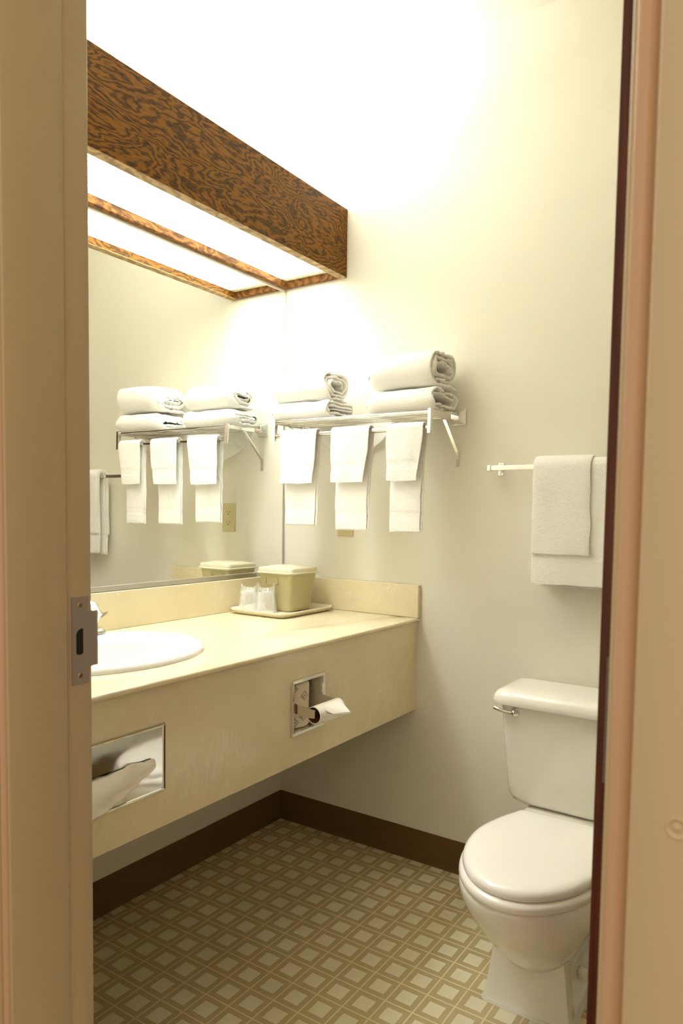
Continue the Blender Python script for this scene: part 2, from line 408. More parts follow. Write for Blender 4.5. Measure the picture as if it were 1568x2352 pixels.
# brown wooden door, open at a right angle, seen on its hinge edge
d1 = struct('door_1', bx(1.4735, 1.5085, Y0 - 0.001, -0.62, 0.012, 1.955), M['door'], bevel=0.0012)
def hinge(z):
    b = BM(); box(b, 1.4805, 1.5083, Y0 - 0.0032, Y0 - 0.0012, z - .056, z + .056)
    h = obj('hinge', b, M['hinge'], d1, label='grey painted steel hinge')
    b = BM()
    for k in range(5):
        za = z - .056 + k * .0224; tube(b, [(1.5125, Y0 - .002, za + .0006), (1.5125, Y0 - .002, za + .0218)], .0048, 16)
    obj('knuckle', b, M['hinge'], h, smooth=True)
    for dz in (-.04, 0, .04):
        b = BM(); tube(b, [(1.494 + (.005 if dz == 0 else -.003), Y0 - .0033, z + dz), (1.494 + (.005 if dz == 0 else -.003), Y0 - .0040, z + dz)], .0036, 14)
        obj('screw', b, M['hinge'], h, smooth=True)
for z in (0.20, 0.943, 1.75): hinge(z)
for s in (-1, 1):
    b = BM(); xx = 1.4735 if s < 0 else 1.5085
    prof = [(0, .030), (.003, .030), (.006, .022), (.010, .010), (.030, .010), (.036, .022), (.048, .027), (.058, .022), (.062, .006)]
    loft(b, [[(xx + s * d, -.69 + r * math.cos(2 * PI * k / 24), .93 + r * math.sin(2 * PI * k / 24)) for k in range(24)] for d, r in prof])
    obj('door_knob', b, M['satin'], d1, smooth=True)

# ------------------------------------------------------------------ light box over the mirror
lb = thing('vanity_light', 'long dark oak fluorescent light box mounted high above the wall mirror', 'light fixture', (0, -0.67, BZ0))
YE = Y0 - 0.012 + 0.001
obj('valance', bx(BX - 0.029, BX, YE, -0.0015, BZ0 + 0.0005, BZ1), M['oak'], lb, bevel=0.0008, label='dark stained oak front board')
obj('bottom_edge', bx(BX - 0.0290, BX - 0.0002, YE, -0.0015, BZ0 - 0.001, BZ0 + 0.0006), M['oak_edge'], lb, label='pale underside of the front board')
obj('rear_rail', bx(0.0005, 0.0195, YE, -0.0015, BZ0 - 0.001, BZ0 + 0.030), M['oak_rail'], lb, bevel=0.004)
obj('end_rail', bx(0.0200, BX - 0.0292, -0.0185, -0.0015, BZ0 - 0.001, BZ0 + 0.030), M['oak_rail'], lb, bevel=0.003)
obj('end_rail', bx(0.0200, BX - 0.0292, YE, YE + .017, BZ0 - 0.001, BZ0 + 0.022), M['oak_rail'], lb, bevel=0.003)
# eggcrate louver
b = BM(); gx0, gx1, gy0, gy1 = 0.020, BX - 0.0292, YE + .0175, -0.019; gz0, gz1 = BZ0 + 0.0215, BZ0 + 0.0295; pt = 0.0135
nx_, ny_ = int((gx1 - gx0) / pt), int((gy1 - gy0) / pt)
for i in range(nx_ + 1):
    x = gx0 + 0.001 + (gx1 - gx0 - 0.002) * i / nx_; box(b, x - .0007, x + .0007, gy0, gy1, gz0, gz1)
for j in range(ny_ + 1):
    y = gy0 + 0.001 + (gy1 - gy0 - 0.002) * j / ny_; box(b, gx0, gx1, y - .0007, y + .0007, gz0, gz1)
obj('louver', b, M['acrylic'], lb, label='white eggcrate louver')
obj('diffuser', bx(gx0, gx1, gy0, -0.055, gz1 + .002, gz1 + .004), M['diff'], lb, label='glowing diffuser panel')
obj('diffuser_end', bx(gx0, gx1, -0.0545, gy1, gz1 + .002, gz1 + .004), M['acrylic'], lb)
obj('lamp_channel', bx(0.09, 0.18, -1.28, -0.06, 1.955, 1.985), M['whitemetal'], lb, bevel=0.003)
for x in (0.10, 0.17):
    b = BM(); tube(b, [(x, -1.27, 2.02), (x, -0.07, 2.02)], 0.0125, 16)
    t_ = obj('fluorescent_tube', b, M['tube'], lb, smooth=True)
    for y in (-1.275, -0.065): obj('lamp_holder', bx(x - .012, x + .012, y - .006, y + .006, 1.985, 2.04), M['whitemetal'], t_, bevel=.002)

# ------------------------------------------------------------------ wall mirror
mr = thing('wall_mirror', 'large frameless wall mirror above the cream marble counter', 'mirror', (0, -0.67, 0.897))
obj('mirror_glass', bx(0.0008, 0.0058, Y0 - .010, -0.0045, 0.9105, 1.889), M['mirror'], mr)
b = BM(); pr = [(0.0003, 0.8965), (0.0085, 0.8965), (0.0105, 0.8985), (0.0105, 0.9110), (0.0095, 0.9125), (0.0062, 0.9125), (0.0062, 0.9100), (0.0003, 0.9095)]
loft(b, [[(x, y, z) for x, z in pr] for y in (Y0 - .010, -0.150)])
obj('bottom_channel', b, M['satin'], mr, label='chrome channel holding the lower edge')
obj('edge_strip', bx(0.0060, 0.0085, -0.0068, -0.0040, 0.9130, 1.47), M['satin'], mr, label='thin metal edge strip')

# ------------------------------------------------------------------ vanity
CZ = 0.791; CX = 0.57; AX = 0.558; AZ = 0.493
van = thing('vanity_counter', 'cream cultured marble vanity counter hung from the wall', 'counter', (0.28, -0.67, AZ))
SC = (0.262, -0.957); SA, SB = 0.213, 0.248
# countertop: nosed slab with an oval cut out
b = BM(); NN = 96
def rect_pt(a, x0, x1, y0, y1):
    cx, cy = SC; dx, dy = math.cos(a), math.sin(a); t = 1e9
    if dx > 1e-9: t = min(t, (x1 - cx) / dx)
    if dx < -1e-9: t = min(t, (x0 - cx) / dx)
    if dy > 1e-9: t = min(t, (y1 - cy) / dy)
    if dy < -1e-9: t = min(t, (y0 - cy) / dy)
    return (cx + dx * t, cy + dy * t)
YV0, YV1 = Y0 - 0.010, -0.0012
cor = [math.atan2(y - SC[1], x - SC[0]) for x in (0.0012, CX) for y in (YV0, YV1)]
angs = sorted([-PI + 2 * PI * k / NN for k in range(NN)] + cor)
def rr(ins, z): return [(*rect_pt(a, 0.0012, CX - ins, YV0, YV1), z) for a in angs]
rings = [[(SC[0] + (SA - .02) * math.cos(a), SC[1] + (SB - .02) * math.sin(a), CZ - 0.012) for a in angs],
         [(SC[0] + (SA - .02) * math.cos(a), SC[1] + (SB - .02) * math.sin(a), CZ) for a in angs],
         rr(0.004, CZ), rr(0.0012, CZ - 0.0012), rr(0.0, CZ - 0.004), rr(0.0, CZ - 0.008), rr(0.0012, CZ - 0.0108), rr(0.004, CZ - 0.012)]
vs = loft(b, rings, False, False)
n_ = len(angs)
for i in range(n_): j = (i + 1) % n_; b.faces.new((vs[-1][i], vs[-1][j], vs[0][j], vs[0][i]))
ct = obj('countertop', b, M['marble'], van, smooth=True)
TPY = (-0.636, -0.498); TPZ = (0.566, 0.708)
tpys = [YV0, -1.24, -1.045, TPY[0] + .010, TPY[1] - .010, YV1]; tpzs = [AZ, TPZ[0] + .010, 0.575 + .009, 0.690, TPZ[1] - .010, CZ - .0122]
b = holed_panel(BM(), AX - 0.016, AX, tpys, tpzs, {(1, 2), (3, 1), (3, 2), (3, 3)})
obj('apron', b, M['marble'], van)
obj('backsplash', bx(0.0012, 0.0165, YV0, -0.018, CZ + .0002, 0.8962), M['marble'], van, bevel=0.0022)
obj('side_splash', bx(0.0012, CX - 0.001, -0.0175, -0.0012, CZ + .0002, 0.8962), M['marble'], van, bevel=0.0022)

# sink
sk = thing('bathroom_sink', 'white oval drop-in sink set in the cream counter', 'sink', (SC[0], SC[1], CZ))
b = BM(); prof = [(0.0, 0.0003), (0.0, 0.004), (.003, .010), (.009, .0140), (.018, .0155), (.027, .0140), (.034, .009), (.039, .001), (.044, -.012), (.055, -.045), (.075, -.085), (.105, -.118), (.145, -.134), (.185, -.139)]
rg = []
for i, (ins, dz) in enumerate(prof):
    sh = 0.0 if ins < .02 else min(1, (ins - .018) / .02) * 0.016
    rg.append(ell(SC[0] + sh * 1.0, SC[1], SA - ins - sh * (1 if ins < .15 else .6), SB - ins - sh * .3, CZ + dz))
loft(b, rg, False, True)
obj('basin', b, M['sink'], sk, smooth=True)
b = BM(); tube(b, [(SC[0] + .012, SC[1], CZ - .138), (SC[0] + .012, SC[1], CZ - .135)], [.022, .020], 24)
obj('drain', b, M['chrome'], sk, smooth=True)

# faucet
fc = thing('faucet', 'chrome two-handled faucet behind the white oval sink', 'faucet', (0.09, SC[1], CZ + .015))
fx, fy, fz = 0.092, -0.924, CZ + .0155
b = BM(); loft(b, [rrect(fx, fy, .026, .103, .024, fz), rrect(fx, fy, .026, .103, .024, fz + .006), rrect(fx, fy, .019, .094, .018, fz + .013)])
obj('base_plate', b, M['chrome'], fc, smooth=True)
b = BM(); tube(b, [(fx, fy, fz + .010), (fx, fy, fz + .055), (fx + .02, fy, fz + .085), (fx + .06, fy, fz + .095), (fx + .10, fy, fz + .082), (fx + .115, fy, fz + .062)], [.018, .015, .0135, .0125, .012, .0125], 20)
obj('spout', b, M['chrome'], fc, smooth=True)
for s in (-1, 1):
    hy_ = fy + s * .062
    b = BM(); loft(b, [rrect(fx, hy_, .017, .017, .012, fz + .011), rrect(fx, hy_, .015, .015, .010, fz + .022), rrect(fx, hy_, .019, .019, .008, fz + .036), rrect(fx, hy_, .021, .021, .007, fz + .044), rrect(fx, hy_, .010, .010, .006, fz + .054)])
    hd = obj('handle', b, M['chrome'], fc, smooth=True)
    b = BM()
    L = [Vector((fx, hy_ + s * .006, fz + .040)), Vector((fx + .004, hy_ + s * .026, fz + .043)), Vector((fx + .008, hy_ + s * .046, fz + .050))]
    loft(b, [[(p.x - w, p.y, p.z - t), (p.x + w, p.y, p.z - t), (p.x + w * .7, p.y, p.z + t), (p.x - w * .7, p.y, p.z + t)] for p, w, t in zip(L, (.011, .009, .003), (.006, .005, .0015))])
    obj('lever', b, M['chrome'], hd)
b = BM(); tube(b, [(fx - .022, fy + .028, fz + .010), (fx - .022, fy + .046, fz + .082), (fx - .021, fy + .048, fz + .088), (fx - .02, fy + .052, fz + .094)], [.0028, .0028, .008, .005], 14)
obj('lift_rod', b, M['chrome'], fc, smooth=True)

# ------------------------------------------------------------------ recessed tissue dispenser in the apron
ts = thing('tissue_dispenser', 'shiny steel tissue dispenser plate recessed in the marble apron below the sink', 'tissue dispenser', (AX, -1.145, 0.634))
TY0, TY1, TZ0, TZ1 = -1.262, -1.029, 0.567, 0.704
b = BM(); SL = [TY0, -1.205, -1.072, TY1]; SZ = [TZ0, 0.6225, 0.6415, TZ1]
# plate with rolled rim and slot
def pf(y, z, d): return b.verts.new((AX + d, y, z))
holed_panel(b, AX + .003, AX + .0045, [TY0 + .004, -1.205, -1.066, TY1 - .004], [TZ0 + .004, 0.6235, 0.6425, TZ1 - .004], {(1, 1)})
obj('face_plate', b, M['steel'], ts)
b = BM()
def rimring(i, d): return [(AX + d, TY0 + i, TZ0 + i), (AX + d, TY1 - i, TZ0 + i), (AX + d, TY1 - i, TZ1 - i), (AX + d, TY0 + i, TZ1 - i)]
rs = [rimring(0, .0004), rimring(.0008, .004), rimring(.003, .0075), rimring(.006, .0065), rimring(.0075, .0046)]
loft(b, rs, False, False); obj('rim', b, M['steel'], ts)
obj('slot_shadow_box', bx(AX - .012, AX - .010, -1.215, -1.06, 0.612, 0.655), M['black'], ts, label='dark inside of the slot')
obj('tissue_carton', bx(AX - .009, AX - .004, -1.094, -1.070, 0.620, 0.645), M['blue'], ts, label='blue tissue carton seen in the slot')
# tissue: a soft sheet drooping out of the slot
b = BM(); NU, NV = 30, 26; G = []
for i in range(NU + 1):
    u = i / NU; row = []
    for j in range(NV + 1):
        v = j / NV
        y = -1.215 + 0.155 * u + 0.012 * v * math.sin(3 * u)
        # right end stays high and short, left end droops
        ln = 0.012 + 0.056 * (1 - u) ** 0.8
        x = AX + .0035 + .019 * math.sin(min(1, v * 1.25) * PI * .62) * (0.75 + .25 * math.sin(5 * u + 1)) * (1 - .35 * u)
        z = .637 + .010 * math.sin(PI * min(1, v * 1.6)) * (0.4 + 1.2 * math.exp(-((u - .62) / .16) ** 2)) - ln * v ** 1.3
        x += .004 * noise.noise(Vector((u * 6, v * 3, 1))) ; z += .0035 * noise.noise(Vector((u * 7, v * 4, 5)))
        if v < .05: x = AX - .004
        row.append(b.verts.new((x, y, z)))
    G.append(row)
for i in range(NU):
    for j in range(NV): b.faces.new((G[i][j], G[i + 1][j], G[i + 1][j + 1], G[i][j + 1]))
tis = obj('tissue', b, M['tissue'], ts, smooth=True, label='white tissue drooping from the slot')
sd = tis.modifiers.new('thick', 'SOLIDIFY'); sd.thickness = 0.0006

# ------------------------------------------------------------------ recessed toilet paper holder
tp = thing('toilet_paper_holder', 'recessed chrome toilet paper holder in the marble apron near the back wall', 'toilet paper holder', (AX, -0.567, 0.637))
def rim2(i, d): return [(AX + d, TPY[0] + i, TPZ[0] + i), (AX + d, TPY[1] - i, TPZ[0] + i), (AX + d, TPY[1] - i, TPZ[1] - i), (AX + d, TPY[0] + i, TPZ[1] - i)]
b = BM(); loft(b, [rim2(0, .0004), rim2(.001, .004), rim2(.003, .006), rim2(.009, .0045), rim2(.0105, .0020), rim2(.0112, -.004), rim2(.0112, -.118)], False, True)
obj('recessed_box', b, M['chrome'], tp, label='square chrome frame with recessed box')
for y, s in ((TPY[0] + .0125, 1), (TPY[1] - .0125, -1)):
    b = BM(); loft(b, [[(AX - .01, y - .001, .627), (AX - .01, y + .001, .627), (AX - .01, y + .001, .652), (AX - .01, y - .001, .652)],
                       [(AX + .050, y - .001, .622), (AX + .050, y + .001, .622), (AX + .050, y + .001, .645), (AX + .050, y - .001, .645)],
                       [(AX + .066, y - .001, .624), (AX + .066, y + .001, .624), (AX + .066, y + .001, .643), (AX + .066, y - .001, .643)]])
    arm = obj('arm', b, M['chrome'], tp)
b = BM(); tube(b, [(AX + .056, TPY[0] + .0138, .634), (AX + .056, TPY[1] - .0138, .634)], .0085, 20)
obj('spindle', b, M['satin'], tp, smooth=True)
# nearly empty roll with folded tail
rl = thing('toilet_paper_roll', 'nearly empty toilet paper roll with its end folded to a point, on the holder arms', 'toilet paper roll', (AX + .056, -.567, .630))
RC = (AX + .056, .6275); ry0, ry1 = TPY[0] + .021, TPY[1] - .014
b = BM(); seg = 40
def rc(r, y, dz=0): return [(RC[0] + r * math.cos(2 * PI * k / seg), y, RC[1] + dz + r * math.sin(2 * PI * k / seg)) for k in range(seg)]
loft(b, [rc(.0195, ry0), rc(.0215, ry0), rc(.0215, ry1), rc(.0195, ry1)], False, False)
obj('paper', b, M['tissue'], rl, smooth=True)
b = BM(); loft(b, [rc(.0185, ry0 + .001), rc(.0193, ry0 + .0005), rc(.0193, ry1 - .0005), rc(.0185, ry1 - .001), rc(.0185, ry0 + .001)], False, False)
obj('cardboard_core', b, M['core'], rl, smooth=True)
b = BM()
# tail leaves the top of the roll and is folded into a triangle that points outward
A0 = Vector((RC[0] + .004, ry0 + .004, RC[1] + .0214)); B0 = Vector((RC[0] + .002, ry1 + .001, RC[1] + .0222))
tipp = Vector((RC[0] + .052, ry1 - .020, RC[1] - .004))
C0 = Vector((RC[0] + .0215, ry0 + .012, RC[1] + .002)); D0 = Vector((RC[0] + .016, ry1 + .002, RC[1] + .016))
def tri_sheet(P0, P1, P2, P3, bulge, nn=14):
    g = []
    for i in range(nn + 1):
        row = []
        for j in range(nn + 1):
            u, v = i / nn, j / nn
            p = P0.lerp(P1, u).lerp(P3.lerp(P2, u), v); p = p + Vector((bulge * .6, 0, bulge)) * math.sin(PI * u) * math.sin(PI * v)
            row.append(b.verts.new(p))
        g.append(row)
    for i in range(nn):
        for j in range(nn): b.faces.new((g[i][j], g[i + 1][j], g[i + 1][j + 1], g[i][j + 1]))
tri_sheet(A0, B0, tipp + Vector((-.001, .002, .001)), C0.lerp(tipp, .35), .003)
tri_sheet(C0, tipp, tipp + Vector((-.002, .001, -.001)), Vector((RC[0] + .012, ry0 + .006, RC[1] - .0185)), .002)
tri_sheet(Vector((RC[0] + .012, ry0 + .006, RC[1] - .0185)), tipp, B0 + Vector((.010, 0, -.02)), Vector((RC[0] + .010, ry1, RC[1] - .0195)), .001)
tail = obj('folded_tail', b, M['tissue'], rl, smooth=False, label='folded pointed paper end')
for p in tail.data.polygons: p.use_smooth = True
sd = tail.modifiers.new('thick', 'SOLIDIFY'); sd.thickness = 0.0005

# wrapped spare roll standing in the recess
sr = thing('wrapped_toilet_roll', 'spare toilet roll in printed paper wrap inside the recessed holder', 'toilet paper roll', (AX - .0525, -.5735, TPZ[0] + .012))
SRC = (AX - .0525, -.5735); SRR = .0490; sz0, sz1 = TPZ[0] + .0125, TPZ[1] - .0165
b = BM(); seg = 48; rr_ = []
for r, z in ((.012, sz0 + .001), (SRR - .004, sz0), (SRR, sz0 + .004), (SRR, sz0 + .02), (SRR, sz0 + .05), (SRR, sz1 - .03), (SRR, sz1 - .008), (SRR - .005, sz1 - .001), (SRR - .015, sz1), (.010, sz1 - .002)):
    rr_.append([(SRC[0] + (r + .0012 * noise.noise(Vector((math.cos(2 * PI * k / seg) * 2, math.sin(2 * PI * k / seg) * 2, z * 40)))) * math.cos(2 * PI * k / seg),
                 SRC[1] + (r + .0012 * noise.noise(Vector((math.cos(2 * PI * k / seg) * 2, math.sin(2 * PI * k / seg) * 2, z * 40)))) * math.sin(2 * PI * k / seg), z) for k in range(seg)])
loft(b, rr_)
wrap = obj('paper_wrap', b, M['paper'], sr, smooth=True)
def on_roll(u, v, lift=.0016):      # u metres round the roll, v metres up
    a = u / SRR; r = SRR + lift
    return (SRC[0] + r * math.cos(a), SRC[1] + r * math.sin(a), sz0 + v)
def text_mesh(txt, size):
    cu = bpy.data.curves.new('lettering', 'FONT'); cu.body = txt; cu.size = size; cu.align_x = 'CENTER'; cu.align_y = 'CENTER'
    o = bpy.data.objects.new('lettering', cu); COL.objects.link(o)
    dg = bpy.context.evaluated_depsgraph_get(); me = bpy.data.meshes.new_from_object(o.evaluated_get(dg))
    bpy.data.objects.remove(o); return me
def print_mark(bm, txt, size, u0, v0, rot, diamond):
    me = text_mesh(txt, size); c, s = math.cos(rot), math.sin(rot)
    tmp = bmesh.new(); tmp.from_mesh(me); bmesh.ops.subdivide_edges(tmp, edges=tmp.edges, cuts=1)
    mp = {}
    for v in tmp.verts: mp[v] = bm.verts.new(on_roll(u0 + v.co.x * c - v.co.y * s, v0 + v.co.x * s + v.co.y * c))
    for f in tmp.faces:
        try: bm.faces.new([mp[v] for v in f.verts])
        except ValueError: pass
    tmp.free()
    if diamond:
        for rad, w in ((diamond, .0008),):
            P4 = [(rad * math.cos(rot + PI / 2 * k + PI / 2 * .0), rad * math.sin(rot + PI / 2 * k)) for k in range(4)]
            for k in range(4):
                a_, b_ = Vector(P4[k]), Vector(P4[(k + 1) % 4]); nrm = (b_ - a_).normalized(); nrm = Vector((-nrm.y, nrm.x)) * w
                for q in range(4):
                    s0, s1 = a_.lerp(b_, q / 4), a_.lerp(b_, (q + 1) / 4)
                    bm.faces.new([bm.verts.new(on_roll(u0 + p.x, v0 + p.y)) for p in (s0 - nrm, s1 - nrm, s1 + nrm, s0 + nrm)])
HZ = sz1 - sz0
for (u0, v0) in ((-.034, .016), (-.036, HZ - .012), (-.060, .050), (-.062, HZ - .014), (-.008, .030), (-.004, HZ * .72)):
    b = BM(); print_mark(b, 'EC', .0115, u0, v0, math.radians(38), .0)
    R_ = .0120; pts = [(0, R_), (R_, 0), (0, -R_), (-R_, 0)]
    for k in range(4):
        a_, b_ = Vector(pts[k]), Vector(pts[(k + 1) % 4]); nrm = (b_ - a_).normalized(); nrm = Vector((-nrm.y, nrm.x)) * .0006
        for q in range(4):
            s0, s1 = a_.lerp(b_, q / 4), a_.lerp(b_, (q + 1) / 4)
            b.faces.new([b.verts.new(on_roll(u0 + p.x, v0 + p.y)) for p in (s0 - nrm, s1 - nrm, s1 + nrm, s0 + nrm)])
    obj('printed_mark', b, M['ink'], wrap, recalc=False, label='dark printed diamond with letters')

# ------------------------------------------------------------------ towel shelf (rack)
rk = thing('towel_rack', 'chrome hotel towel shelf with hanging bar on the back wall', 'towel rack', (0.40, 0, 1.41))
RX0, RX1, RY, RZ = 0.114, 0.685, -0.186, 1.416
for x, s in ((RX0, -1), (RX1, 1)):
    # wall flange : pyramid stepped square
    b = BM(); fxc = x + s * .006
    def sq_(h, y): return [(fxc - h * .95, y, RZ - h), (fxc + h * .95, y, RZ - h), (fxc + h * .95, y, RZ + h), (fxc - h * .95, y, RZ + h)]
    loft(b, [sq_(.024, -.0008), sq_(.024, -.006), sq_(.021, -.009), sq_(.013, -.024), sq_(.012, -.030)])
    obj('wall_flange', b, M['chrome'], rk, bevel=0.0012)
    obj('end_bar', bx(x - .0035, x + .0035, RY, -.026, RZ - .012, RZ + .004), M['chrome'], rk, bevel=0.001)
    b = BM(); lz = RZ - .066
    loft(b, [[(x - .0055, RY - .002, RZ + .0045), (x + .0055, RY - .002, RZ + .0045), (x + .0055, RY + .014, RZ + .0045), (x - .0055, RY + .014, RZ + .0045)],
             [(x - .0055, RY - .004, lz), (x + .0055, RY - .004, lz), (x + .0055, RY + .006, lz), (x - .0055, RY + .006, lz)]][::-1])
    obj('front_post', b, M['chrome'], rk, bevel=0.001)
    b = BM()
    pts = [(x, -.105, RZ - .013), (x, -.092, RZ - .016), (x + s * .002, -.006, RZ - .104), (x + s * .002, -.0015, RZ - .112), (x + s * .002, -.0015, RZ - .146)]
    loft(b, [[(px - .005, py - .0012, pz - .0012), (px + .005, py - .0012, pz - .0012), (px + .005, py + .0012, pz + .0012), (px - .005, py + .0012, pz + .0012)] for px, py, pz in pts])
    br = obj('brace', b, M['chrome'], rk)
    b = BM(); tube(b, [(x + s * .002, -.0028, RZ - .128), (x + s * .002, -.0045, RZ - .128)], .0026, 12); obj('screw', b, M['satin'], br, smooth=True)
for y in (-.178, -.146, -.112, -.078, -.046):
    b = BM(); tube(b, [(RX0 + .003, y, RZ - .003), (RX1 - .003, y, RZ - .003)], .0042, 14); obj('shelf_rail', b, M['chrome'], rk, smooth=True)
BARZ = RZ - .049
b = BM(); tube(b, [(RX0 + .005, RY + .006, BARZ), (RX1 - .005, RY + .006, BARZ)], .0075, 20); obj('hanging_bar', b, M['chrome'], rk, smooth=True)

# ------------------------------------------------------------------ terry towels
def nz(x, y, z, s=1.0, o=0.0): return noise.noise(Vector((x * s + o, y * s + o * 1.7, z * s - o)))
def draped(name, x0, x1, yb, zb, r, zfront, zback, label, cat, group, t=.0065, plies=2, lean=.02, seed=0., extra=None, spread=.0, band=(.036, .060), back_shift=0.0, parent=None, front_y=0):
    root = thing(name, label, cat, ((x0 + x1) / 2, yb, zb), group)
    def ply(k, x0, x1, zf, zk, rr, band=band):
        path = []           # (y, z, dist to nearest end, side)
        step = .004
        nf = max(4, int((zb - zf) / step)); nb = max(4, int((zb - zk) / step))
        for i in range(nf):
            z = zf + (zb - zf) * i / nf; path.append((yb - rr - front_y, z, z - zf, 0, -1, 0))
        for i in range(13):
            a = PI - PI * i / 12; path.append((yb + rr * math.cos(a) - (front_y if a > PI / 2 else 0), zb + rr * math.sin(a), 1, .5, math.cos(a), math.sin(a)))
        for i in range(1, nb + 1):
            z = zb + (zk - zb) * i / nb; path.append((yb + rr, z, z - zk, 1, 1, 0))
        NC = max(8, int((x1 - x0) / .004)); rings = []
        for c in range(NC + 1):
            u = c / NC; outer, inner = [], []
            for (y, z, d, side, nx, nzv) in path:
                dep = (zb - z)
                xl = x0 + .003 * nz(0, 0, z, 18, seed) ; xr = x1 + .004 * nz(1, 0, z, 15, seed + 3)
                if side == 0: xr -= lean * min(1, dep / .17) ** 1.5
                if side == 1: xr += back_shift * min(1, dep / .2); xl += back_shift * min(1, dep / .1) * .1
                x = xl + (xr - xl) * u
                amp = min(1, max(0, dep) / .08)
                wy = amp * (.0035 * nz(x, 0, z * .3, 26, seed + side * 9) + .003 * nz(x, 0, z, 9, seed + 5))
                ends = min(1, min(u, 1 - u) * NC / 2.0); th = t * (.55 + .45 * math.sin(ends * PI / 2))
                hem = 0
                if d < .008: hem = -.0006
                elif band[0] < d < band[1]: hem = -.0014
                fz_ = .0007 * nz(x, y, z, 330, seed)
                o_ = th / 2 + hem + fz_
                sg = amp
                outer.append((x + .0006 * nz(y, z, x, 400), y + wy + nx * o_, z + nzv * o_ + .002 * nz(x, 0, 0, 20, seed + side) * (d < .05)))
                i_ = th / 2 + (hem if side == 1 else 0) + .0007 * nz(x + 1, y, z, 330, seed)
                inner.append((x, y + wy - nx * i_, z - nzv * i_))
            rings.append(outer + inner[::-1])
        b = BM(); loft(b, rings, strip=True); return b
    for k in range(plies):
        off = k * (t + .0012)
        b = ply(k, x0 + (.004 * k), x1 - (.006 * k) , zfront + .003 * k, zback + .004 * k, r + (plies - 1 - k) * (t + .0010) + t / 2)
        nm = 'outer_fold' if k == 0 else 'inner_fold'
        obj(nm, b, M['towel'], root, smooth=True)
    if extra:
        b = ply(0, extra[0], extra[1], extra[2], extra[3], r + plies * (t + .0012) + t / 2 - .001, (1, 1)); obj('front_panel', b, M['towel'], root, smooth=True)
    return root
hand = [(0.149, 0.290, 'left hand towel hanging from the chrome shelf, nearest the mirror', 1.3, 1.212, 1.078, .018),
        (0.350, 0.487, 'middle hand towel hanging from the chrome shelf, in front of the outlet', 4.1, 1.214, 1.068, .022),
        (0.549, 0.670, 'right hand towel hanging from the chrome shelf, beside its end post', 7.7, 1.217, 1.066, .026)]
for x0_, x1_, lab, sd_, zf_, zk_, ln_ in hand:
    draped('hand_towel', x0_, x1_, RY + .006, BARZ, .0078, zf_, zk_, lab, 'towel', 'white hand towels on the shelf bar', lean=ln_, seed=sd_, back_shift=-.012, t=.0042)

